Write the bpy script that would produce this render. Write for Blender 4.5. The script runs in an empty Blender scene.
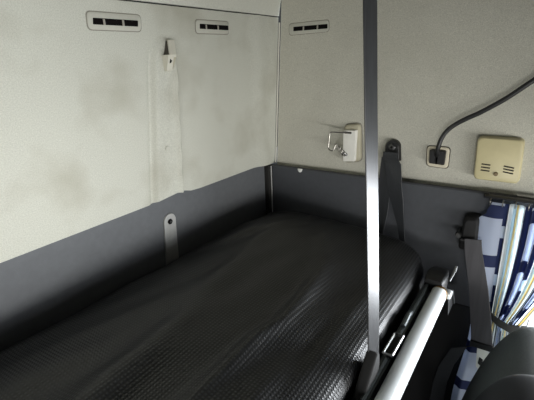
import bpy, bmesh, math, random
from mathutils import Vector, Matrix
random.seed(7)
sc = bpy.context.scene
COL = sc.collection
PI = math.pi

# ------------------------------------------------------------------ materials
def lin(c):
    return tuple(((v/255)/12.92 if v/255 <= .04045 else ((v/255+.055)/1.055)**2.4) for v in c)

def mat(name, rgb, rough=.6, metal=0.0, spec=.5, noise=0.0, nscale=40, bump=0.0, bscale=200, stretch=(1, 1, 1),
        coat=0.0, trans=0.0, blotch=0.0, blotch_rgb=None, blscale=5):
    m = bpy.data.materials.new(name); m.use_nodes = True
    nt = m.node_tree; b = nt.nodes['Principled BSDF']
    c = lin(rgb) + (1,)
    b.inputs['Base Color'].default_value = c
    b.inputs['Roughness'].default_value = rough
    b.inputs['Metallic'].default_value = metal
    b.inputs['Specular IOR Level'].default_value = spec
    b.inputs['Coat Weight'].default_value = coat
    tc = nt.nodes.new('ShaderNodeTexCoord')
    mp = nt.nodes.new('ShaderNodeMapping'); mp.inputs['Scale'].default_value = stretch
    nt.links.new(tc.outputs['Object'], mp.inputs['Vector'])
    last = None
    if noise:
        n = nt.nodes.new('ShaderNodeTexNoise'); n.inputs['Scale'].default_value = nscale; n.inputs['Detail'].default_value = 6
        nt.links.new(mp.outputs['Vector'], n.inputs['Vector'])
        r = nt.nodes.new('ShaderNodeMapRange'); r.inputs['From Min'].default_value = .3; r.inputs['From Max'].default_value = .7
        r.inputs['To Min'].default_value = 1-noise; r.inputs['To Max'].default_value = 1+noise
        nt.links.new(n.outputs['Fac'], r.inputs['Value'])
        mx = nt.nodes.new('ShaderNodeVectorMath'); mx.operation = 'SCALE'; mx.inputs[0].default_value = c[:3]
        nt.links.new(r.outputs['Result'], mx.inputs['Scale'])
        last = mx.outputs['Vector']
        nt.links.new(last, b.inputs['Base Color'])
    if blotch:
        n2 = nt.nodes.new('ShaderNodeTexNoise'); n2.inputs['Scale'].default_value = blscale; n2.inputs['Detail'].default_value = 3
        nt.links.new(tc.outputs['Object'], n2.inputs['Vector'])
        r2 = nt.nodes.new('ShaderNodeMapRange'); r2.inputs['From Min'].default_value = .5; r2.inputs['From Max'].default_value = .72
        r2.inputs['To Max'].default_value = blotch
        nt.links.new(n2.outputs['Fac'], r2.inputs['Value'])
        mm = nt.nodes.new('ShaderNodeMix'); mm.data_type = 'RGBA'
        mm.inputs[6].default_value = c; mm.inputs[7].default_value = lin(blotch_rgb) + (1,)
        if last: nt.links.new(last, mm.inputs[6])
        nt.links.new(r2.outputs['Result'], mm.inputs[0]); nt.links.new(mm.outputs[2], b.inputs['Base Color'])
    if bump:
        n3 = nt.nodes.new('ShaderNodeTexNoise'); n3.inputs['Scale'].default_value = bscale; n3.inputs['Detail'].default_value = 4
        nt.links.new(mp.outputs['Vector'], n3.inputs['Vector'])
        bp = nt.nodes.new('ShaderNodeBump'); bp.inputs['Strength'].default_value = bump; bp.inputs['Distance'].default_value = .004
        nt.links.new(n3.outputs['Fac'], bp.inputs['Height']); nt.links.new(bp.outputs['Normal'], b.inputs['Normal'])
    return m

M = {}
M['fabric_rear'] = mat('rear_wall_fabric', (194, 194, 183), .95, spec=.1, noise=.13, nscale=400, bump=.3, bscale=500,
                       blotch=.55, blotch_rgb=(158, 154, 138), blscale=6)
M['fabric_side'] = mat('side_wall_felt', (188, 186, 174), .95, spec=.1, noise=.20, nscale=420, bump=.35, bscale=380,
                       blotch=.18, blotch_rgb=(150, 146, 132), blscale=5)
M['cove'] = mat('ceiling_fabric', (206, 206, 195), .95, spec=.1, noise=.08, nscale=330, bump=.2, bscale=400)
M['grey_panel'] = mat('grey_vinyl_panel', (94, 96, 99), .6, spec=.35, noise=.06, nscale=60, bump=.12, bscale=500)
M['grey_side'] = mat('dark_grey_side_panel', (70, 72, 76), .65, spec=.35, noise=.06, nscale=60, bump=.12, bscale=500)  # rear panel grey made darker: shade on the side panel put into its colour
M['seam_dark'] = mat('seam_shadow_gap_rubber', (34, 33, 31), .9)
M['piping'] = mat('pale_piping', (205, 202, 190), .7)
M['vent_plastic'] = mat('vent_plastic', (187, 186, 175), .8, spec=.2, noise=.03, nscale=200)
M['vent_dark'] = mat('vent_cavity_black', (14, 12, 12), .9, spec=.1)
M['vent_line'] = mat('vent_gasket', (140, 137, 126), .9)
M['divider'] = mat('vent_divider_plastic', (150, 146, 136), .6)
M['hook_plastic'] = mat('hook_cream_plastic', (205, 202, 188), .45, noise=.03, nscale=90)
M['hook_hollow'] = mat('hook_hollow_plastic', (62, 58, 50), .7)  # dark colour painted for the shade inside the hook
M['tab_metal'] = mat('painted_tab_metal', (168, 168, 166), .5, metal=.2, noise=.06, nscale=80)
M['black_plastic'] = mat('black_plastic', (19, 19, 20), .45, noise=.1, nscale=60)
M['black_matte'] = mat('black_matte', (15, 15, 16), .8)
M['bolt_metal'] = mat('dark_bolt_steel', (92, 92, 92), .35, metal=.9)
M['chrome'] = mat('chrome_wire', (150, 147, 140), .30, metal=1)
M['white_plastic'] = mat('white_plastic', (228, 226, 218), .4, noise=.03, nscale=60)
M['beige_shell'] = mat('beige_shell_plastic', (176, 170, 148), .5, noise=.03, nscale=60)
M['cream'] = mat('aged_cream_plastic', (192, 182, 142), .4, noise=.05, nscale=30)
M['slot_dark'] = mat('slot_brown_black', (38, 32, 24), .8)
M['knob_brown'] = mat('knob_brown_metal', (110, 95, 70), .4, metal=.4)
M['socket_frame'] = mat('socket_frame_plastic', (204, 196, 174), .45, noise=.03, nscale=60)
M['cable_rubber'] = mat('cable_rubber', (24, 24, 24), .45)
M['rail_white'] = mat('white_painted_rail', (232, 238, 240), .35, spec=.5, noise=.02, nscale=40)
M['track'] = mat('dark_track_metal', (74, 80, 82), .32, metal=.6, noise=.08, nscale=70)
M['edge_metal'] = mat('worn_metal_edge', (120, 122, 122), .42, metal=.8)
M['brass'] = mat('brassy_washer', (150, 120, 78), .35, metal=.9)
M['pan'] = mat('bunk_pan_board', (30, 30, 31), .8)
M['seat'] = mat('seat_dark_fabric', (66, 70, 68), .75, spec=.4, noise=.10, nscale=180, bump=.2, bscale=500)
M['seat_panel'] = mat('seat_black_vinyl', (26, 27, 28), .85, noise=.08, nscale=90)
M['floor'] = mat('floor_rubber', (34, 34, 35), .85, noise=.1, nscale=40)
M['dash'] = mat('cab_dark_trim', (46, 46, 47), .8)
M['tie'] = mat('tie_dark_webbing', (34, 34, 33), .8)
M['tongue'] = mat('pale_tongue_plate', (208, 210, 204), .4, metal=.1)
M['chip'] = mat('white_chip_plastic', (225, 225, 220), .5)

def webbing(name, rgb, rough, metal=0., ribs=420, axis='x'):
    """woven strap: fine lengthwise ribs over the cloth colour"""
    m = bpy.data.materials.new(name); m.use_nodes = True
    nt = m.node_tree; b = nt.nodes['Principled BSDF']
    b.inputs['Base Color'].default_value = lin(rgb)+(1,); b.inputs['Roughness'].default_value = rough; b.inputs['Metallic'].default_value = metal
    tc = nt.nodes.new('ShaderNodeTexCoord')
    w = nt.nodes.new('ShaderNodeTexNoise'); w.inputs['Scale'].default_value = ribs; w.inputs['Detail'].default_value = 2
    mp = nt.nodes.new('ShaderNodeMapping'); mp.inputs['Scale'].default_value = (1, 1, .05)
    nt.links.new(tc.outputs['Object'], mp.inputs['Vector']); nt.links.new(mp.outputs['Vector'], w.inputs['Vector'])
    r = nt.nodes.new('ShaderNodeMapRange'); r.inputs['To Min'].default_value = .6; r.inputs['To Max'].default_value = 1.4
    nt.links.new(w.outputs['Fac'], r.inputs['Value'])
    mx = nt.nodes.new('ShaderNodeVectorMath'); mx.operation = 'SCALE'; mx.inputs[0].default_value = lin(rgb)
    nt.links.new(r.outputs['Result'], mx.inputs['Scale']); nt.links.new(mx.outputs['Vector'], b.inputs['Base Color'])
    return m
M['belt_web'] = webbing('black_belt_webbing', (40, 42, 45), .5)
M['seat_belt_web'] = webbing('dark_grey_belt_webbing', (62, 61, 64), .6, ribs=170)
M['strap_web'] = webbing('silver_strap_webbing', (50, 51, 53), .36, metal=.25, ribs=260)

def mattress_mat():
    m = bpy.data.materials.new('mattress_black_checked_cover'); m.use_nodes = True
    nt = m.node_tree; b = nt.nodes['Principled BSDF']
    tc = nt.nodes.new('ShaderNodeTexCoord')
    def wave(direction, s):
        w = nt.nodes.new('ShaderNodeTexWave'); w.wave_type = 'BANDS'; w.bands_direction = direction
        w.inputs['Scale'].default_value = s; w.inputs['Distortion'].default_value = .25; w.inputs['Detail'].default_value = 1
        w.inputs['Detail Scale'].default_value = 2
        nt.links.new(tc.outputs['Object'], w.inputs['Vector']); return w
    wx, wy = wave('X', 46), wave('Y', 46)      # cells of about seven millimetres
    mul = nt.nodes.new('ShaderNodeMath'); mul.operation = 'MULTIPLY'
    nt.links.new(wx.outputs['Fac'], mul.inputs[0]); nt.links.new(wy.outputs['Fac'], mul.inputs[1])
    n = nt.nodes.new('ShaderNodeTexNoise'); n.inputs['Scale'].default_value = 14; n.inputs['Detail'].default_value = 5
    nt.links.new(tc.outputs['Object'], n.inputs['Vector'])
    ramp = nt.nodes.new('ShaderNodeMix'); ramp.data_type = 'RGBA'
    ramp.inputs[6].default_value = lin((13, 14, 15))+(1,); ramp.inputs[7].default_value = lin((42, 44, 47))+(1,)
    nt.links.new(mul.outputs[0], ramp.inputs[0])
    nt.links.new(ramp.outputs[2], b.inputs['Base Color'])
    rr = nt.nodes.new('ShaderNodeMapRange'); rr.inputs['To Min'].default_value = .50; rr.inputs['To Max'].default_value = .33
    nt.links.new(mul.outputs[0], rr.inputs['Value']); nt.links.new(rr.outputs['Result'], b.inputs['Roughness'])
    b.inputs['Specular IOR Level'].default_value = .6
    bp = nt.nodes.new('ShaderNodeBump'); bp.inputs['Strength'].default_value = .5; bp.inputs['Distance'].default_value = .0015
    nt.links.new(mul.outputs[0], bp.inputs['Height']); nt.links.new(bp.outputs['Normal'], b.inputs['Normal'])
    return m
M['mattress'] = mattress_mat()

def curtain_mat():
    """plaid cloth read from the flattened cloth's UVs: pale blue ground, navy bands, yellow and white stripes"""
    m = bpy.data.materials.new('plaid_curtain_cloth'); m.use_nodes = True
    nt = m.node_tree; b = nt.nodes['Principled BSDF']
    uv = nt.nodes.new('ShaderNodeUVMap'); sep = nt.nodes.new('ShaderNodeSeparateXYZ')
    nt.links.new(uv.outputs['UV'], sep.inputs['Vector'])
    def math_(op, a, bval):
        q = nt.nodes.new('ShaderNodeMath'); q.operation = op; nt.links.new(a, q.inputs[0])
        if isinstance(bval, (int, float)): q.inputs[1].default_value = bval
        else: nt.links.new(bval, q.inputs[1])
        return q.outputs[0]
    def band(sock, period, offset, lo, hi):
        f = math_('FRACT', math_('ADD', math_('MULTIPLY', sock, 1/period), offset), 0)
        return math_('MULTIPLY', math_('GREATER_THAN', f, lo), math_('LESS_THAN', f, hi))
    def over(base, fac, rgb):
        q = nt.nodes.new('ShaderNodeMix'); q.data_type = 'RGBA'
        nt.links.new(fac, q.inputs[0]); q.inputs[7].default_value = lin(rgb)+(1,)
        if isinstance(base, tuple): q.inputs[6].default_value = lin(base)+(1,)
        else: nt.links.new(base, q.inputs[6])
        return q.outputs[2]
    U, V = sep.outputs['X'], sep.outputs['Y']
    c = over((184, 192, 208), band(V, .148, .919, .0, .25), (52, 60, 94))
    c = over(c, band(U, .20, .0, .37, .50), (236, 240, 242))
    c = over(c, band(U, .20, .0, .50, .56), (176, 194, 202))
    c = over(c, band(U, .20, .0, .56, .68), (214, 198, 146))
    c = over(c, band(U, .20, .0, .68, .86), (214, 222, 226))
    c = over(c, band(U, .20, .0, .87, .98), (52, 60, 94))
    c = over(c, band(U, .20, .0, .25, .37), (46, 56, 94))
    both = math_('MULTIPLY', band(U, .20, .0, .25, .37), band(V, .148, .919, .62, .86))
    c = over(c, both, (190, 202, 216))
    nt.links.new(c, b.inputs['Base Color']); b.inputs['Roughness'].default_value = .85; b.inputs['Specular IOR Level'].default_value = .2
    tl = nt.nodes.new('ShaderNodeBsdfTranslucent'); nt.links.new(c, tl.inputs['Color'])
    ad = nt.nodes.new('ShaderNodeMixShader'); ad.inputs[0].default_value = .42
    out = nt.nodes['Material Output']
    nt.links.new(b.outputs[0], ad.inputs[1]); nt.links.new(tl.outputs[0], ad.inputs[2]); nt.links.new(ad.outputs[0], out.inputs['Surface'])
    return m
M['curtain'] = curtain_mat()

# ------------------------------------------------------------------ mesh helpers
class MB:
    def __init__(s): s.v = []; s.f = []; s.uv = None
    def add(s, pts, faces):
        o = len(s.v); s.v += [tuple(p) for p in pts]; s.f += [tuple(i+o for i in f) for f in faces]; return s
    def loft(s, rings, cap=True):
        n = len(rings[0]); pts = [p for r in rings for p in r]; fs = []
        for a in range(len(rings)-1):
            for i in range(n):
                j = (i+1) % n; fs.append((a*n+i, a*n+j, (a+1)*n+j, (a+1)*n+i))
        if cap:
            fs.append(tuple(range(n-1, -1, -1))); fs.append(tuple((len(rings)-1)*n+i for i in range(n)))
        return s.add(pts, fs)
    def box(s, a, b, bev=0.0):
        (x0, y0, z0), (x1, y1, z1) = a, b
        if not bev:
            return s.loft([[(x0, y0, z), (x1, y0, z), (x1, y1, z), (x0, y1, z)] for z in (z0, z1)])
        rr = lambda i: rrect(x0+i, x1-i, y0+i, y1-i, bev, 3)
        return s.loft([[(u, v, z) for u, v in rr(i)] for i, z in ((bev, z0), (bev*.3, z0+bev*.3), (0, z0+bev), (0, z1-bev), (bev*.3, z1-bev*.3), (bev, z1))])
    def tube(s, pts, r, seg=10, r2=None):
        pts = [Vector(p) for p in pts]; rings = []; ref = None
        for i, p in enumerate(pts):
            d = (pts[min(i+1, len(pts)-1)]-pts[max(i-1, 0)]).normalized()
            if ref is None: ref = d.orthogonal().normalized()
            ref = (ref-d*ref.dot(d)).normalized(); q = d.cross(ref)
            k = r if r2 is None else r+(r2-r)*i/(len(pts)-1)
            rings.append([p+(ref*math.cos(2*PI*a/seg)+q*math.sin(2*PI*a/seg))*k for a in range(seg)])
        return s.loft(rings)
    def ribbon(s, cs, half, th):
        """cs: centres, half: half-width vectors, th: thickness"""
        cs = [Vector(c) for c in cs]; half = [Vector(h) for h in half]; rings = []
        for i, c in enumerate(cs):
            d = (cs[min(i+1, len(cs)-1)]-cs[max(i-1, 0)]).normalized()
            n = d.cross(half[i]).normalized()*th/2; h = half[i]
            rings.append([c-h*.96-n, c-h-n*.2, c-h*.96+n, c+n*1.15, c+h*.96+n, c+h+n*.2, c+h*.96-n, c-n*1.15])
        return s.loft(rings)
    def build(s, name, material, parent=None, sharp=35, smooth=True):
        me = bpy.data.meshes.new(name)
        org = Vector((0, 0, 0))
        if parent is not None:
            p = parent
            while p is not None: org = org+p.location; p = p.parent
        me.from_pydata([Vector(v)-org for v in s.v], [], s.f)
        if s.uv:
            l = me.uv_layers.new(name='UVMap')
            for lp in me.loops: l.data[lp.index].uv = s.uv[lp.vertex_index]
        bm = bmesh.new(); bm.from_mesh(me); bmesh.ops.recalc_face_normals(bm, faces=bm.faces); bm.to_mesh(me); bm.free()
        if smooth:
            me.shade_smooth(); me.set_sharp_from_angle(angle=math.radians(sharp))
        me.materials.append(material)
        o = bpy.data.objects.new(name, me); COL.objects.link(o); o.parent = parent
        return o

def rrect(u0, u1, v0, v1, r, n=5):
    r = min(r, (u1-u0)/2-1e-5, (v1-v0)/2-1e-5); out = []
    for cx, cy, a0 in ((u1-r, v1-r, 0), (u0+r, v1-r, 90), (u0+r, v0+r, 180), (u1-r, v0+r, 270)):
        for k in range(n+1):
            a = math.radians(a0+90*k/n); out.append((cx+r*math.cos(a), cy+r*math.sin(a)))
    return out
def quad_rr(c, r, n=5):
    """rounded outline of a slightly skewed quadrilateral: corners bl, br, tr, tl"""
    c = [Vector(p).to_2d() for p in c]; out = []
    for i in (2, 3, 0, 1):
        p, a, b = c[i], c[i-1], c[(i+1) % 4]
        da, db = (a-p).normalized(), (b-p).normalized()
        p0, p1 = p+da*r, p+db*r
        for k in range(n+1):
            t = k/n; q = p0*(1-t)**2+p*2*t*(1-t)+p1*t*t; out.append((q.x, q.y))
    return out
def inset(pts, d):
    cx = sum(p[0] for p in pts)/len(pts); cy = sum(p[1] for p in pts)/len(pts)
    hw = max(abs(p[0]-cx) for p in pts); hh = max(abs(p[1]-cy) for p in pts)
    return [(cx+(x-cx)*(hw-d)/hw, cy+(y-cy)*(hh-d)/hh) for x, y in pts]
def disc(cu, cv, r, n=14): return [(cu+r*math.cos(2*PI*k/n), cv+r*math.sin(2*PI*k/n)) for k in range(n)]

# wall frames: (u right in the photo, v up, n out into the cab)
def REAR(u, v, n): return (u, -n, v)
def SIDE(u, v, n): return (.015+.1*(v-1.1)-n, -u, v)
def LOW(u, v, n): return (-.02-n, -u, v)
def plate(fr, outline, levels):
    """loft an outline through (inset, n) levels on a wall frame"""
    return MB().loft([[fr(u, v, n) for u, v in inset(outline, d)] for d, n in levels])

def thing(name, label, cat, loc=(0, 0, 0), group=None):
    o = bpy.data.objects.new(name, None); COL.objects.link(o); o.location = loc; o.empty_display_size = .05
    o['label'] = label; o['category'] = cat
    if group: o['group'] = group
    return o
def tag(o, label, cat, group=None):
    o['label'] = label; o['category'] = cat
    if group: o['group'] = group
    return o
def struct(name, mb, m, **k):
    o = mb.build(name, m, **k); o['kind'] = 'structure'; return o
def sm(t): t = max(0, min(1, t)); return t*t*(3-2*t)
def lerp(pts, x):
    for (a, fa), (b, fb) in zip(pts, pts[1:]):
        if x <= b: return fa+(fb-fa)*max(0, (x-a))/(b-a)
    return pts[-1][1]

# ------------------------------------------------------------------ the setting
XL, YF, ZC, ZF = -2.25, -2.05, 1.86, -.25
SEAM = [(-2.25, 1.124), (-.601, 1.127), (-.584, 1.127), (-.569, 1.131), (-.499, 1.136), (-.464, 1.131), (-.44, 1.124), (-.402, 1.121), (-.116, 1.118), (-.05, 1.110), (.05, 1.104)]
def ridge(x, z):
    xl = -.526-(1.524-z)*.136; xr = -.444-(1.524-z)*.075
    top = 1.546
    # rounded head of the raised channel
    cx, hw = (xl+xr)/2, (xr-xl)/2
    zt = top-(0.03*(min(1, abs((x-cx)/hw))**3))
    a = sm((x-xl)/.010)*sm((xr-x)/.018)*sm((zt-z)/.022)
    h = .009*a
    rb = math.exp(-((x-(xr-.014))/.007)**2)*.011*sm((zt-.03-z)/.05)      # bead along the right edge
    gr = -math.exp(-((x-xl+.004)/.007)**2)*.0065*sm((zt-z)/.03)                 # crease along the left edge
    soft = .006*math.exp(-((x+.06)/.035)**2)                               # swell beside the corner
    return h+rb+gr+soft
xs = [-2.25+i*.09 for i in range(18)] + [-.66+i*.005 for i in range(50)] + [-.40+i*.02 for i in range(21)]
rows = 44
mb = MB(); pts = []; fs = []
for j in range(rows+1):
    t = j/rows
    for x in xs:
        z0 = lerp(SEAM, x); z = z0+(1.617-z0)*t
        if x == xs[-1]: x = .011+.1*(z-1.1)
        pts.append((x, -ridge(x, z), z))
n = len(xs)
for j in range(rows):
    for i in range(n-1): fs.append((j*n+i, j*n+i+1, (j+1)*n+i+1, (j+1)*n+i))
o0 = len(pts)
for x in xs: pts.append((min(x, .011), .012, lerp(SEAM, x)))               # lower edge returns to the grey panel
for i in range(n-1): fs.append((o0+i, o0+i+1, i+1, i))
mb.add(pts, fs)
struct('wall_rear', mb, M['fabric_rear'], sharp=60)

mb = MB(); mb.box((XL, .009, ZF), (.06, .05, 1.16)); struct('wall_rear_lower', mb, M['grey_panel'])
mb = MB(); mb.box((XL, .03, 1.05), (.20, .06, 1.95)); struct('wall_rear_backing', mb, M['seam_dark'])

# side wall, upper: felt panel leaning outward, with one big flat field running forward
mb = MB(); ys = [-.0085-i*.06 for i in range(35)]; pts = []; fs = []
zs = [1.096+i*.0275 for i in range(30)]
for z in zs:
    for y in ys: pts.append((.015+.1*(z-1.1), y, z))
n = len(ys)
for j in range(len(zs)-1):
    for i in range(n-1): fs.append((j*n+i, j*n+i+1, (j+1)*n+i+1, (j+1)*n+i))
mb.add(pts, fs); struct('wall_side', mb, M['fabric_side'], sharp=60)
# corner trim: pale bead and dark gap along the fabric corner
mb = MB(); mb.tube([(.0115+.1*(z-1.1), -.0045, z) for z in (1.106, 1.25, 1.4, 1.60)], .0026); struct('trim_1', mb, M['piping'])
# dark seam between rear fabric and the ceiling cove
mb = MB(); mb.box((XL, .004, 1.612), (.07, .02, 1.632)); struct('trim_2', mb, M['seam_dark'])

# side wall, lower: grey panel, darkened for shade, up to the belt pillar, then the window opening with the door below
mb = MB()
prof = [(.06, -.25), (-.02, -.25), (-.02, 1.102), (-.016, 1.106), (.03, 1.097), (.06, 1.097)]
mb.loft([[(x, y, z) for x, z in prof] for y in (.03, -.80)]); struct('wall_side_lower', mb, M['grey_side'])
mb = MB(); mb.box((-.0235, -.80, ZF), (.0, .02, .735), .002); struct('baseboard_side', mb, M['black_matte'])  # added black sheet, stands in for the deep shade low on this wall
mb = MB(); mb.box((-.01, -2.05, ZF), (.05, -.80, .45)); struct('door_1', mb, M['dash'])
mb = MB(); mb.box((-.01, -2.05, .45), (.05, -1.66, 1.1)); struct('wall_side_front', mb, M['dash'])
fr = MB()
o = [(-.80, .45), (-1.66, .45), (-1.66, 1.097), (-.80, 1.097)]; i_ = [(-.825, .475), (-1.635, .475), (-1.635, 1.075), (-.825, 1.075)]
pts = [(x, y, z) for x in (-.012, .05) for (y, z) in o] + [(x, y, z) for x in (-.012, .05) for (y, z) in i_]
fs = []
for k in range(4):
    l = (k+1) % 4
    fs += [(k, l, 8+l, 8+k), (4+k, 12+k, 12+l, 4+l), (8+k, 8+l, 12+l, 12+k), (k, 4+k, 4+l, l)]
fr.add(pts, fs); struct('window_1', fr, M['black_plastic'])
# corner strip of the grey panels
mb = MB(); mb.box((-.046, -.010, .80), (-.016, .012, 1.106), .002); struct('trim_3', mb, M['seam_dark'])
mb = MB(); mb.tube([(-.030, -.011, .80), (-.030, -.011, 1.104)], .0022); struct('trim_4', mb, M['tab_metal'])

# ceiling: cove over the rear wall, flat over the cab
prof = [(.012, 1.6195), (-.0005, 1.6215), (-.005, 1.66), (-.02, 1.72), (-.06, 1.79), (-.14, 1.84), (-.26, 1.86)]
mb = MB(); m2 = []
for X in (XL, .08, .1): pass
pts = []; fs = []
for y, z in prof:
    pts += [(XL, y, z), (.0135+.1*(z-1.1), y, z)]
for k in range(len(prof)-1): fs.append((2*k, 2*k+1, 2*k+3, 2*k+2))
mb.add(pts, fs); struct('ceiling', mb, M['cove'], sharp=50)
mb = MB(); mb.box((XL, YF, 1.858), (.12, -.26, 1.88)); struct('ceiling_forward', mb, M['dash'])  # unseen from the camera, coloured dark to cut bounced light
mb = MB(); mb.box((XL-.05, YF-.05, 1.875), (.22, .06, 1.91)); struct('ceiling_backing', mb, M['seam_dark'])

mb = MB(); mb.box((XL-.05, YF-.05, ZF-.05), (.06, .06, ZF)); struct('floor', mb, M['floor'])
mb = MB(); mb.box((XL-.05, -.85, ZF), (XL, .06, ZC)); struct('wall_left_rear', mb, M['dash'])
mb = MB(); mb.box((XL-.05, YF, ZF), (XL, -.85, .60)); struct('door_2', mb, M['dash'])
mb = MB(); mb.box((XL-.05, YF, 1.0), (XL, -.85, ZC)); mb.box((XL-.05, YF, .6), (XL, -1.75, 1.0)); struct('window_3', mb, M['dash'])  # unseen opening added to let the left fill light in
# front wall: dash below, windscreen opening, unseen dark header above, added to darken strap reflections and cut light
mb = MB(); mb.box((XL-.05, YF-.05, ZF), (.06, YF, .45)); struct('wall_front_lower', mb, M['dash'])
mb = MB(); mb.box((XL-.05, YF-.05, 1.03), (.2, YF+.35, ZC)); struct('wall_front_header', mb, M['dash'])
mb = MB(); mb.box((XL-.05, YF-.05, .45), (XL+.12, YF, 1.03)); mb.box((-.10, YF-.05, .45), (.06, YF, 1.03)); struct('window_2', mb, M['dash'])

# ------------------------------------------------------------------ air vents
def vent(label, fr, frame, slot, divs, loc):
    t = thing('air_vent', label, 'vent', loc, 'slot vents high on the cab walls')
    out = quad_rr(frame, .011)
    plate(fr, inset(out, -.0022), [(0, -.002), (0, .0008), (.0008, .0012)]).build('gasket', M['vent_line'], t)
    plate(fr, out, [(0, -.002), (0, .002), (.0012, .0030)]).build('frame', M['vent_plastic'], t)
    s = plate(fr, quad_rr(slot, .0012), [(0, .001), (0, .0034)]).build('slot', M['vent_dark'], t)
    v0 = (slot[0][1]+slot[1][1])/2; v1 = (slot[2][1]+slot[3][1])/2
    for u in divs:
        plate(fr, rrect(u-.0026, u+.0026, v0-.0004, v1-.001, .001), [(0, .001), (0, .0042), (.0006, .005)]).build('divider', M['divider'], t)
    return t
vent('long slot vent high on the rear wall, nearest the left edge', REAR, [(-.692, 1.554), (-.552, 1.554), (-.548, 1.589), (-.690, 1.589)],
     [(-.680, 1.5640), (-.561, 1.5640), (-.559, 1.5772), (-.678, 1.5772)], [-.652, -.602], (-.62, 0, 1.554))
vent('slot vent on the rear wall beside the ceiling corner', REAR, [(-.363, 1.555), (-.222, 1.556), (-.219, 1.590), (-.361, 1.589)],
     [(-.349, 1.5665), (-.224, 1.5665), (-.223, 1.5795), (-.347, 1.5795)], [-.322, -.271], (-.29, 0, 1.555))
vent('slot vent high on the felt side wall, right of the corner seam', SIDE, [(.046, 1.557), (.196, 1.560), (.194, 1.595), (.044, 1.593)],
     [(.0625, 1.5685), (.192, 1.5690), (.191, 1.5830), (.062, 1.5825)], [.102, .155], (.06, -.12, 1.557))

# ------------------------------------------------------------------ coat hook on the raised channel
n0 = .009
t = thing('coat_hook', 'small cream plastic coat hook on the raised channel of the rear wall', 'hook', (-.475, -n0, 1.462))
def uslab(fr, prof_nv, u0, u1): return MB().loft([[fr(u0+du, v, n) for n, v, du in prof_nv], [fr(u1+du, v, n) for n, v, du in prof_nv]])
# cover plate: slopes out from the wall; a dark slab stands in for the shade inside, on its left
uslab(REAR, [(n0, 1.536, .016), (n0+.004, 1.536, .016), (n0+.022, 1.500, 0), (n0+.021, 1.494, 0), (n0+.016, 1.496, 0)], -.496, -.474).build('cover', M['hook_plastic'], t)
uslab(REAR, [(n0-.001, 1.534, .014), (n0+.002, 1.532, .014), (n0+.017, 1.499, 0), (n0-.001, 1.499, 0)], -.4975, -.480).build('hollow', M['hook_hollow'], t)
uslab(REAR, [(n0-.001, 1.500, 0), (n0+.021, 1.500, 0), (n0+.022, 1.494, 0), (n0+.010, 1.462, .002), (n0-.001, 1.460, .002)], -.502, -.484).build('prong', M['hook_plastic'], t)
uslab(REAR, [(n0-.001, 1.499, 0), (n0+.019, 1.499, 0), (n0+.004, 1.466, -.003), (n0-.001, 1.466, -.003)], -.484, -.470).build('side_web', M['beige_shell'], t)
plate(REAR, [(-.495, 1.480), (-.489, 1.4855), (-.495, 1.491)], [(0, n0+.010), (0, n0+.0205)]).build('slit', M['vent_dark'], t)

# small cover button on the channel
mb = plate(REAR, disc(-.520, 1.266, .0075), [(0, .008), (0, .0108), (.002, .0122), (.005, .0122)])
tag(mb.build('screw_cover', M['fabric_rear']), 'tiny round cap on the raised channel, below the coat hook', 'cap')

# ------------------------------------------------------------------ metal anchor tab
t = thing('anchor_bracket', 'grey metal anchor tab with a bolt on the grey rear panel', 'bracket', (-.53, 0, .90))
out = []
for k in range(13):
    a = PI*k/12; out.append((-.528+.0215*math.cos(a), 1.058+.0215*math.sin(a)))
out += [(-.5555, .99), (-.563, .90), (-.513, .90), (-.510, .99)]
plate(REAR, out, [(0, -.010), (0, -.0050), (.0012, -.0042)]).build('plate', M['tab_metal'], t)
plate(REAR, disc(-.530, 1.057, .0082, 6), [(0, -.0045), (0, -.001), (.001, -.0002)]).build('bolt', M['vent_dark'], t)
plate(REAR, disc(-.530, 1.057, .0030), [(0, -.001), (0, .0006)]).build('bolt_socket', M['bolt_metal'], t)

# ------------------------------------------------------------------ wall catch with a chrome bail
t = thing('wall_catch', 'white plastic wall catch with a sprung chrome wire loop', 'latch', SIDE(.31, 1.145, 0))
out = quad_rr([(.284, 1.138), (.345, 1.150), (.333, 1.272), (.277, 1.264)], .016)
plate(SIDE, inset(out, -.003), [(0, -.004), (0, .002), (.001, .0028)]).build('gasket', M['vent_line'], t)
plate(SIDE, out, [(0, -.004), (0, .010), (.003, .0145), (.008, .0165)]).build('back_shell', M['beige_shell'], t)
out = quad_rr([(.287, 1.146), (.330, 1.150), (.328, 1.253), (.281, 1.250)], .006)
plate(SIDE, out, [(0, .012), (0, .026), (.002, .0295), (.005, .030)]).build('face_plate', M['white_plastic'], t)
for u0, u1, v in ((.289, .312, 1.243), (.283, .302, 1.170)):
    plate(SIDE, rrect(u0, u1, v-.003, v+.003, .002), [(0, .028), (0, .0308)]).build('slot', M['vent_dark'], t)
def arc(pts, k=4):
    """round the corners of a polyline"""
    pts = [Vector(p) for p in pts]; out = [pts[0]]
    for a, p, b in zip(pts, pts[1:], pts[2:]):
        r = min(.008, (a-p).length*.45, (b-p).length*.45); p0 = p+(a-p).normalized()*r; p1 = p+(b-p).normalized()*r
        for i in range(k+1):
            s = i/k; out.append(p0*(1-s)**2+p*2*s*(1-s)+p1*s*s)
    return out+[pts[-1]]
w = MB(); w.tube(arc([SIDE(.309, 1.243, .029), SIDE(.249, 1.247, .060), SIDE(.246, 1.190, .060), SIDE(.262, 1.184, .055), SIDE(.268, 1.204, .050)]), .0021)
bail = w.build('wire_loop', M['chrome'], t)
hel = []
for k in range(33):
    a = 2*PI*k/8; s = k/32
    p = Vector(SIDE(.266, 1.203, .048)).lerp(Vector(SIDE(.296, 1.172, .034)), s)
    hel.append(p+Vector((0, .0045*math.cos(a), .0075*math.sin(a))))
MB().tube(hel, .0015, 6).build('spring', M['chrome'], t)
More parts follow.
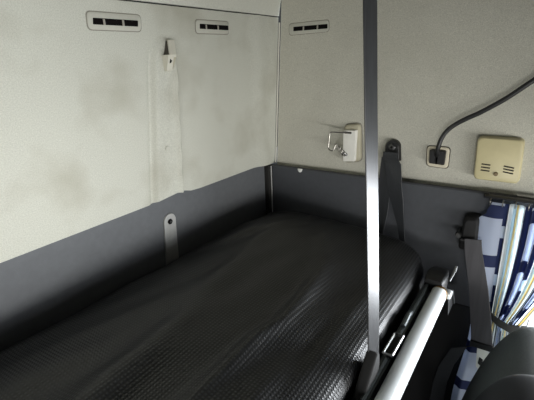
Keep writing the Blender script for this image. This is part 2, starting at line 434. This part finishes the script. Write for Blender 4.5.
MB().tube([SIDE(.292, 1.178, .036), SIDE(.302, 1.169, .029)], .004, 8).build('pivot', M['bolt_metal'], t)

# ------------------------------------------------------------------ bunk retaining belt on the side wall
t = thing('bunk_belt', 'black webbing belt hung from a bolted anchor behind the grey strap', 'belt', SIDE(.446, 1.17, 0))
out = []
for k in range(13):
    a = PI*k/12; out.append((.446+.0225*math.cos(a), 1.206+.0225*math.sin(a)))
out += [(.421, 1.165), (.474, 1.165)]
plate(SIDE, out, [(0, -.004), (0, .014), (.002, .018), (.005, .020)]).build('anchor_cover', M['black_plastic'], t)
bl = plate(SIDE, disc(.446, 1.207, .011, 16), [(0, .017), (0, .022), (.002, .0245), (.004, .025)]).build('bolt', M['bolt_metal'], t)
plate(SIDE, disc(.446, 1.207, .004, 6), [(0, .024), (0, .0262)]).build('bolt_socket', M['vent_dark'], bl)
def belt_strip(cen, half, n, th=.0022):
    """centres (u, v) with half widths on the lower-panel frame"""
    return MB().ribbon([LOW(u, v, n_) for (u, v), n_ in zip(cen, n)], [Vector((-h*sx, -h*math.sqrt(max(0, 1-sx*sx)), 0)) for h, sx in half], th)
cen = [(.450, 1.196), (.451, 1.180), (.466, 1.165), (.475, 1.10), (.486, 1.05), (.504, .97), (.522, .866), (.524, .84)]
belt_strip(cen, [(.022, 0), (.023, 0), (.0245, 0), (.0245, .1), (.0225, .2), (.013, .3), (.0075, .3), (.0075, .3)],
           [.001, .004, .016, .020, .020, .020, .022, .024], .0035).build('front_webbing', M['belt_web'], t)
cen = [(.440, 1.180), (.440, 1.12), (.446, 1.07), (.444, 1.0), (.440, .94), (.436, .88), (.434, .85)]
belt_strip(cen, [(.015, 0), (.017, 0), (.017, .1), (.016, .3), (.013, .4), (.008, .4), (.008, .4)],
           [.006, .010, .012, .014, .016, .018, .020], .003).build('rear_webbing', M['belt_web'], t)

# chipped white plug on the seam of the side panels
mb = MB(); mb.loft([[LOW(.129+.0095*math.cos(a)*s, 1.105-.013*abs(math.sin(a))*s, n_) for a in [PI*k/10 for k in range(11)]] for s, n_ in ((1, -.003), (1, .0012), (.8, .0022))])
tag(mb.build('push_clip', M['chip']), 'tiny chipped white clip on the seam right of the corner', 'clip')

# ------------------------------------------------------------------ socket, cable, cream box
t = thing('power_socket', 'square beige socket plate with a dark recess on the felt side wall', 'socket', SIDE(.58, 1.155, 0))
out = quad_rr([(.552, 1.156), (.613, 1.154), (.612, 1.216), (.547, 1.216)], .012)
plate(SIDE, inset(out, -.002), [(0, -.004), (0, .0015), (.001, .0022)]).build('gasket', M['slot_dark'], t)
plate(SIDE, out, [(0, -.004), (0, .004), (.002, .0065), (.004, .0070)]).build('frame', M['socket_frame'], t)
plate(SIDE, quad_rr([(.559, 1.165), (.604, 1.164), (.603, 1.207), (.556, 1.207)], .006), [(0, .003), (0, .0076)]).build('recess', M['vent_dark'], t)

t = thing('power_cable', 'black power cable plugged into the beige socket and rising to the right', 'cable', SIDE(.58, 1.168, .008))
pg = plate(SIDE, rrect(.561, .580, 1.168, 1.209, .004), [(0, .0077), (0, .020), (.002, .024)]).build('plug', M['black_plastic'], t)
plate(SIDE, rrect(.583, .604, 1.169, 1.208, .004), [(0, .0077), (0, .018), (.002, .022)]).build('plug', M['black_plastic'], t)
raw = [(.581, 1.192, .018), (.582, 1.206, .030), (.5855, 1.222, .035), (.591, 1.246, .036), (.603, 1.269, .036), (.624, 1.289, .035), (.652, 1.307, .035), (.684, 1.325, .035), (.738, 1.362, .035), (.796, 1.411, .034), (.85, 1.455, .030), (.93, 1.52, .022), (1.02, 1.60, .009), (1.12, 1.68, .009)]
def smooth_path(p, k=4):
    p = [Vector(q) for q in p]; out = []
    for i in range(len(p)-1):
        a, b, c, d = p[max(i-1, 0)], p[i], p[i+1], p[min(i+2, len(p)-1)]
        for j in range(k):
            s = j/k; out.append(.5*((2*b)+(c-a)*s+(2*a-5*b+4*c-d)*s*s+(3*b-a-3*c+d)*s**3))
    return out+[p[-1]]
MB().tube(smooth_path([SIDE(*q) for q in raw]), .0066, 10).build('cord', M['cable_rubber'], t)

t = thing('wall_speaker', 'square cream plastic speaker box with six slots on the side wall', 'speaker', SIDE(.74, 1.145, 0))
out = quad_rr([(.688, 1.139), (.799, 1.139), (.795, 1.256), (.684, 1.256)], .014)
plate(SIDE, inset(out, -.001), [(0, -.004), (0, .004), (0.001, .005), (.0005, .006), (0, .020), (.0008, .026), (.003, .0295), (.006, .0305)]).build('housing', M['cream'], t)
for u0, u1, rows_ in ((.703, .7255, ((1.1845, 1.1835), (1.176, 1.175), (1.1675, 1.1665))), (.7575, .7825, ((1.1845, 1.1815), (1.177, 1.174), (1.169, 1.166)))):
    for va, vb in rows_:
        o_ = [(u0, va-.0022), (u1, vb-.0022), (u1+.0005, vb+.0014), (u0+.0005, va+.0014)]
        plate(SIDE, o_, [(0, .029), (0, .0312)]).build('slot', M['slot_dark'], t)
plate(SIDE, disc(.742, 1.1605, .0056), [(0, .029), (0, .0335), (.0015, .0350)]).build('knob', M['knob_brown'], t)

# ------------------------------------------------------------------ bunk: pan, white rail, track, end latch
XB = -1.98
t = thing('bunk', 'fold-down bunk base with a white tubular front rail', 'bunk frame', (-1.0, -.3, .74))
MB().box((XB, -.625, .775), (-.14, .006, .80), .006).build('base_board', M['pan'], t)
rc = [(math.cos(a), math.sin(a)) for a in [2*PI*k/20 for k in range(20)]]
def sgn_pow(v, e): return math.copysign(abs(v)**e, v)
ring = [(-.672+.0185*sgn_pow(c, .75), .884+.022*sgn_pow(s, .75)) for c, s in rc]
MB().loft([[(x, y0*(k)+(1-k)*-.672, z0*k+(1-k)*.884) for y0, z0 in ring] for x, k in ((XB, 1), (-.245, 1), (-.240, .9))]).build('front_rail', M['rail_white'], t)
tr = MB(); tr.box((XB, -.648, .80), (-.215, -.628, .897), .004); trk = tr.build('track', M['track'], t)
lip = MB(); lip.tube([(XB, -.640, .901), (-.22, -.640, .901)], .0050, 8); lip.build('track_lip', M['track'], trk)
MB().box((XB, -.668, .79), (-.26, -.644, .872), .003).build('fascia', M['black_matte'], t)
for x in (-1.75, -1.0, -.35):
    MB().box((x-.03, -.05, .735), (x+.03, .0085, .776), .003).build('wall_hinge', M['bolt_metal'], t)
# end latch at the far end of the rail
la = MB(); la.loft([[(x, -.655+hy, .90+hz) for hy, hz in rrect(-w/2, w/2, lo, hi, .008)] for x, w, lo, hi in ((-.243, .044, -.02, .018), (-.228, .050, -.022, .022), (-.20, .054, -.026, .024), (-.165, .046, -.026, .020), (-.150, .032, -.018, .010))])
lt = la.build('end_latch', M['black_plastic'], t)
MB().tube([(-.175, -.682, .890), (-.150, -.690, .912), (-.144, -.692, .924)], .0036, 8).build('latch_pin', M['edge_metal'], lt)
MB().loft([[(x, y*k+(1-k)*-.672, z*k+(1-k)*.884) for y, z in [(-.672+.021*c, .884+.0245*s) for c, s in rc]] for x, k in ((-.249, .98), (-.243, 1), (-.238, .9))]).build('collar', M['brass'], lt)
MB().box((-.245, -.700, .874), (-.215, -.680, .890), .004).build('stop_tooth', M['rail_white'], lt)
MB().loft([[(-.235, -.694, .874), (-.19, -.694, .874), (-.135, -.694, .800), (-.205, -.694, .802)], [(-.235, -.668, .874), (-.19, -.668, .874), (-.135, -.668, .800), (-.205, -.668, .802)]]).build('lever', M['black_plastic'], lt)
MB().tube([(-.19, -.696, .874), (-.135, -.696, .802)], .0026, 6).build('lever_edge', M['edge_metal'], lt)

# ------------------------------------------------------------------ mattress
def xend(y):
    v = lerp([(0, -.032), (.28, -.066), (.33, -.072), (.46, -.078), (.52, -.080), (.56, -.092), (.59, -.112), (.615, -.155), (.64, -.22)], -y)
    return v
RIDGE = [(-1.9, -.445), (-.98, -.430), (-.891, -.433), (-.837, -.438), (-.739, -.440), (-.669, -.456), (-.569, -.450), (-.473, -.436), (-.357, -.411), (-.25, -.39)]
from mathutils import noise as mnoise
def ztop(x, y):
    t_ = -y/.63
    z = .962+.022*math.sin(PI*min(1, max(0, t_)))-.030*t_**2
    z -= .026*sm((x+.30)/.28)*(1-t_)                                     # settles towards the corner
    z += .010*mnoise.noise(Vector((x*2.0+3, y*9, 1.3)))                  # long folds along the bunk
    z += .0065*mnoise.noise(Vector((x*4.5+1, y*17+x*4, 4.3)))
    yr = lerp(RIDGE, x); d = (yr-y)                                        # d > 0 is the side towards the rail
    amp = .034*math.exp(-((x+.66)/.27)**2)
    z += amp*(.62*math.exp(-(d/.050)**2)+.38*math.exp(-(d/.015)**2) if d > 0 else math.exp(-(d/.024)**2))
    for yc, xc, a, wy, wx, sl in ((-.20, -.45, .006, .03, .25, .15), (-.29, -.95, .008, .03, .35, .10), (-.52, -.95, .007, .022, .22, .05), (-.36, -.30, .005, .02, .15, .3), (-.14, -.30, .005, .022, .12, -.5), (-.55, -.60, .005, .018, .2, .0)):
        yy = yc+sl*(x-xc)
        z += 1.6*a*math.exp(-((y-yy)/wy)**2-((x-xc)/wx)**2)
    return z
ny, nx = 84, 240
y0, y1, r = -.004, -.614, .042
ysm = [y0+(y1-y0)*(.5-.5*math.cos(PI*j/ny))*.35+(y1-y0)*.65*j/ny for j in range(ny+1)]
pts = []; fs = []
def drop(d):
    return 0 if d >= r else r-math.sqrt(max(0, r*r-(r-d)**2))
for i in range(nx+1):
    s = 1-(1-i/nx)**1.0
    for y in ysm:
        xe = xend(y); x = XB+.02+s*(xe-XB-.02)
        if s > .95:
            q = (s-.95)/.05; s2 = .95+.05*math.sin(q*PI/2); x = XB+.02+s2*(xe-XB-.02)
        dy = min(y0-y, y-y1); dx = min(xe-x, x-XB-.02)
        pts.append((x, y, ztop(x, y)-drop(dy)*.95-drop(dx)*.9))
n = ny+1
for i in range(nx):
    for j in range(ny): fs.append((i*n+j, (i+1)*n+j, (i+1)*n+j+1, i*n+j+1))
border = [(0, j) for j in range(ny)]+[(i, ny) for i in range(nx)]+[(nx, j) for j in range(ny, 0, -1)]+[(i, 0) for i in range(nx, 0, -1)]
bi = [i*n+j for i, j in border]; o0 = len(pts)
for k in bi: pts.append((pts[k][0], pts[k][1], .801))
L = len(bi)
for k in range(L): fs.append((bi[k], bi[(k+1) % L], o0+(k+1) % L, o0+k))
fs.append(tuple(range(o0, o0+L)))
mb = MB(); mb.add(pts, fs)
tag(mb.build('mattress', M['mattress'], sharp=70), 'black checked vinyl mattress with soft wrinkles lying on the bunk', 'mattress')

# ------------------------------------------------------------------ hanging strap with its buckle on the track
t = thing('restraint_strap', 'shiny grey strap hanging from the ceiling to the bunk edge', 'strap', (-.598, -.622, .90))
dirw = Vector((.985, -.17, 0)).normalized()
cs = [(-.622, -.631, .905), (-.610, -.622, 1.0), (-.600, -.606, 1.2), (-.602, -.594, 1.4), (-.603, -.585, 1.56), (-.606, -.572, 1.75), (-.607, -.566, 1.858)]
MB().ribbon(cs, [dirw*.0195 for _ in cs], .0030).build('webbing', M['strap_web'], t)
MB().box((-.65, -.60, 1.848), (-.56, -.53, 1.8595), .003).build('ceiling_plate', M['black_plastic'], t)
bk = MB(); bk.loft([[(x-.030, -.630+a, .912+b) for a, b in rrect(-w/2, w/2, lo, hi, .006)] for x, w, lo, hi in ((-.582, .018, -.016, .012), (-.588, .020, -.018, .034), (-.602, .022, -.03, .044), (-.622, .022, -.045, .026), (-.650, .022, -.05, .0), (-.67, .018, -.05, -.015))])
b = bk.build('buckle', M['black_matte'], t)
rg = MB(); rg.tube([(-.500, -.634, .912), (-.575, -.634, .914), (-.575, -.652, .914), (-.500, -.652, .912), (-.500, -.634, .912)], .003, 6); rg.build('slot_ring', M['edge_metal'], b)
MB().box((-.57, -.649, .900), (-.505, -.637, .912), .002).build('slot', M['black_matte'], b)
MB().tube([(-.46, -.640, .908), (-.42, -.640, .914), (-.40, -.640, .908)], .006, 8).build('stop_lug', M['track'], b)

# ------------------------------------------------------------------ seat belt on the pillar
t = thing('seat_belt', 'dark grey seat belt hanging from a black pillar guide before the curtain', 'seat belt', LOW(.70, .93, 0))
hs = plate(LOW, quad_rr([(.676, .935), (.728, .94), (.724, 1.045), (.684, 1.040)], .014), [(0, -.002), (0, .03), (.004, .042), (.009, .046)])
hs.build('guide_housing', M['black_matte'], t)
plate(LOW, disc(.676, .985, .009), [(0, -.002), (0, .05), (.002, .054)]).build('bolt', M['bolt_metal'], t)
MB().tube([LOW(.684, .975, .052), LOW(.737, .966, .052)], .006, 8).build('guide_bar', M['black_plastic'], t)
def pil(cen, half, n, th=.0022): return MB().ribbon([LOW(u, v, n) for u, v in cen], [Vector((0, -h, h*.12)) for h in half], th)
pil([(.716, .985), (.720, .955), (.748, .835), (.764, .75), (.779, .66)], [.0215, .0225, .0255, .0275, .0285], .060, .003).build('webbing', M['seat_belt_web'], t)
MB().loft([[LOW(u+a, v+b2, n_) for u, v in rrect(-.031, .031, -.0085, .0085, .004)] for a, b2, n_ in ((.779, .655, .052), (.779, .655, .070))]).build('tongue_bar', M['black_plastic'], t)
tg = plate(LOW, quad_rr([(.772, .575), (.797, .545), (.800, .648), (.768, .648)], .006), [(0, .058), (0, .0605), (.0006, .0612)]).build('tongue', M['tongue'], t)
plate(LOW, quad_rr([(.776, .588), (.787, .580), (.789, .606), (.778, .612)], .003), [(0, .060), (0, .0618)]).build('tongue_hole', M['black_matte'], tg)
MB().ribbon([LOW(.765, .648, .062), LOW(.720, .62, .058), LOW(.690, .53, .046), LOW(.674, .43, .020), LOW(.668, .30, .015), LOW(.665, .15, .006)], [Vector((0, -.022, .012))]*6, .003).build('lap_webbing', M['belt_web'], t)

# ------------------------------------------------------------------ curtain and its track
t = thing('curtain', 'blue and white plaid curtain gathered by a dark tie at the side window', 'curtain', (-.045, -.85, .30))
NU, NV = 240, 70
pts = []; uvs = []; fs = []
ztop_c, ztie, zbot = 1.092, .735, .26
for j in range(NV+1):
    z = ztop_c+(zbot-ztop_c)*j/NV
    for i in range(NU+1):
        s = i/NU
        g = 0 if s < .2 else (s-.2)/.8                                     # the left fifth hangs flat, the rest is pleated
        ytop = -.737-.040*min(1, s/.2)-.205*g
        ytie = -.744-.042*min(1, s/.2)-.078*g
        ybot = -.716-.060*min(1, s/.2)-.13*g
        if z > ztie:
            k = max(0, min(1, (ztop_c-z)/(ztop_c-ztie)))**(3.2-2.0*g); y = ytop+(ytie-ytop)*k
        else:
            k = sm((ztie-z)/.35); y = ytie+(ybot-ytie)*k
        ph = g*PI*2*12
        pin = sm((ztop_c-z)/.05)
        left = sm(g/.10)
        x = -.050+.009*left*math.sin(ph+.5*math.sin(z*6))*(.6+.4*pin)+.004*math.sin(s*17+z*9)*left
        x -= .008*math.sin(PI*min(1, s/.2))*sm((ztop_c-z)/.06)+.006*math.exp(-((s-.06)/.035)**2)*sm((ztop_c-.1-z)/.12)
        y += .020*math.exp(-(s/.07)**2)*sm((ztop_c-.035-z)/.02)*(1-sm((ztop_c-.10-z)/.40)) - .010*math.exp(-(s/.07)**2)*(1-sm((ztop_c-z)/.03))
        y += .004*math.cos(ph)*left
        x = min(x, -.028)
        pts.append((x, y, z)); uvs.append((.048*min(1, s/.2)+g*.50, z))
n = NU+1
for j in range(NV):
    for i in range(NU): fs.append((j*n+i, j*n+i+1, (j+1)*n+i+1, (j+1)*n+i))
mb = MB(); mb.add(pts, fs); mb.uv = uvs
cl = mb.build('cloth', M['curtain'], t, sharp=180)
sol = cl.modifiers.new('thickness', 'SOLIDIFY'); sol.thickness = .0012
MB().ribbon([(-.030, -.730, .790), (-.055, -.752, .782), (-.074, -.778, .765), (-.078, -.810, .744), (-.076, -.840, .732), (-.050, -.882, .728), (-.020, -.885, .732)], [Vector((0, .003, .013))]*7, .003).build('tie', M['tie'], t)
for k in range(12):
    y = -.742-.030*k
    MB().tube(arc([(-.050, y, 1.082), (-.056, y, 1.094), (-.044, y-.001, 1.1005), (-.038, y, 1.095)], 3), .0016, 6).build('hook', M['chrome'], t)
t = thing('curtain_rail', 'slim dark curtain rail under the felt edge above the window', 'rail', (-.03, -.9, 1.1))
MB().box((-.044, -1.68, 1.0985), (-.0215, -.725, 1.1055), .002).build('track', M['black_plastic'], t)
MB().box((-.030, -.735, 1.094), (-.0195, -.722, 1.1085), .002).build('end_bracket', M['black_plastic'], t)

# ------------------------------------------------------------------ seat in the right foreground
t = thing('cab_seat', 'dark upholstered cab seat with a rounded backrest, in the lower right corner', 'seat', (-.42, -1.0, ZF))
def seat_ring(x, top, k, y_off):
    """side profile of the backrest at one station"""
    rear = [(-.735, .34), (-.745, .50), (-.765, .62), (-.795, .73), (-.828, .80)]
    prof = [(y, z) for y, z in rear]+[(-.858, .835), (-.895, .850), (-.935, .845), (-.965, .815), (-.985, .74), (-.985, .60), (-.975, .34)]
    cy, cz = -.87, .58
    return [(x, cy+(y-cy)*k+y_off, (.34+(z-.34)*top)) for y, z in prof]
sts = [(-.185, .90, .30), (-.188, .955, .62), (-.20, .985, .86), (-.225, 1.0, .97), (-.27, 1.01, 1.0), (-.42, 1.02, 1.0), (-.56, 1.01, 1.0), (-.60, .985, .9), (-.615, .95, .6)]
mb = MB(); mb.loft([seat_ring(x, tp, k, 0) for x, tp, k in sts]); bk = mb.build('backrest', M['seat'], t, sharp=60)
sub = bk.modifiers.new('soft', 'SUBSURF'); sub.levels = 1; sub.render_levels = 2
mb = MB(); mb.loft([seat_ring(x, tp, k, 0) for x, tp, k in ((-.412, 1.0, .93), (-.418, 1.03, 1.02), (-.432, 1.045, 1.06), (-.50, 1.05, 1.07), (-.59, 1.045, 1.06), (-.620, 1.02, 1.0), (-.632, .98, .8))])
bo = mb.build('side_bolster', M['seat_panel'], t, sharp=60)
sub = bo.modifiers.new('soft', 'SUBSURF'); sub.levels = 1; sub.render_levels = 2
MB().box((-.63, -1.45, .22), (-.17, -.93, .37), .05).build('cushion', M['seat'], t)
MB().box((-.58, -1.40, ZF), (-.22, -.98, .225), .03).build('pedestal', M['black_plastic'], t)

# ------------------------------------------------------------------ camera
f, yaw, pitch, roll = 408.0, math.radians(34.6), math.radians(19.1), math.radians(-2.1)
fw = Vector((math.cos(yaw)*math.cos(pitch), math.sin(yaw)*math.cos(pitch), -math.sin(pitch)))
r0 = Vector((math.sin(yaw), -math.cos(yaw), 0)); u0 = r0.cross(fw)
rr_ = r0*math.cos(roll)+u0*math.sin(roll); uu = -r0*math.sin(roll)+u0*math.cos(roll)
cd = bpy.data.cameras.new('camera'); cam = bpy.data.objects.new('camera', cd); COL.objects.link(cam)
mw = Matrix((rr_, uu, -fw)).transposed().to_4x4(); mw.translation = Vector((-1.25689, -.83348, 1.48242)); cam.matrix_world = mw
cd.sensor_width = 36; cd.lens = 36*f/534; cd.clip_start = .02
sc.camera = cam

# ------------------------------------------------------------------ daylight through the windows, and an added left fill
w = bpy.data.worlds.new('daylight'); sc.world = w; w.use_nodes = True
bg = w.node_tree.nodes['Background']; bg.inputs[0].default_value = (.86, .94, 1, 1); bg.inputs[1].default_value = 1.5
def area(name, loc, aim, sx, sy, power, col):
    l = bpy.data.lights.new(name, 'AREA'); l.shape = 'RECTANGLE'; l.size = sx; l.size_y = sy; l.energy = power; l.color = col
    o = bpy.data.objects.new(name, l); COL.objects.link(o); o.location = loc
    o.rotation_euler = (Vector(aim)-Vector(loc)).to_track_quat('-Z', 'Y').to_euler(); return o
area('windscreen_daylight', (-1.05, -2.14, .85), (-.9, 0, 1.05), 1.8, .20, 27, (1, .99, .955))
area('left_window_daylight', (XL-.10, -1.30, .86), (0, -.4, 1.15), .9, .22, 18, (1, .99, .96))  # fill added to brighten the side wall
area('side_window_daylight', (.16, -1.24, .84), (-.8, -1.1, .88), .78, .44, 46, (.92, .96, 1))

sc.view_settings.view_transform = 'Standard'; sc.view_settings.look = 'None'
sc.view_settings.gamma = 1; sc.view_settings.use_curve_mapping = False
sc.view_settings.exposure = 0.0
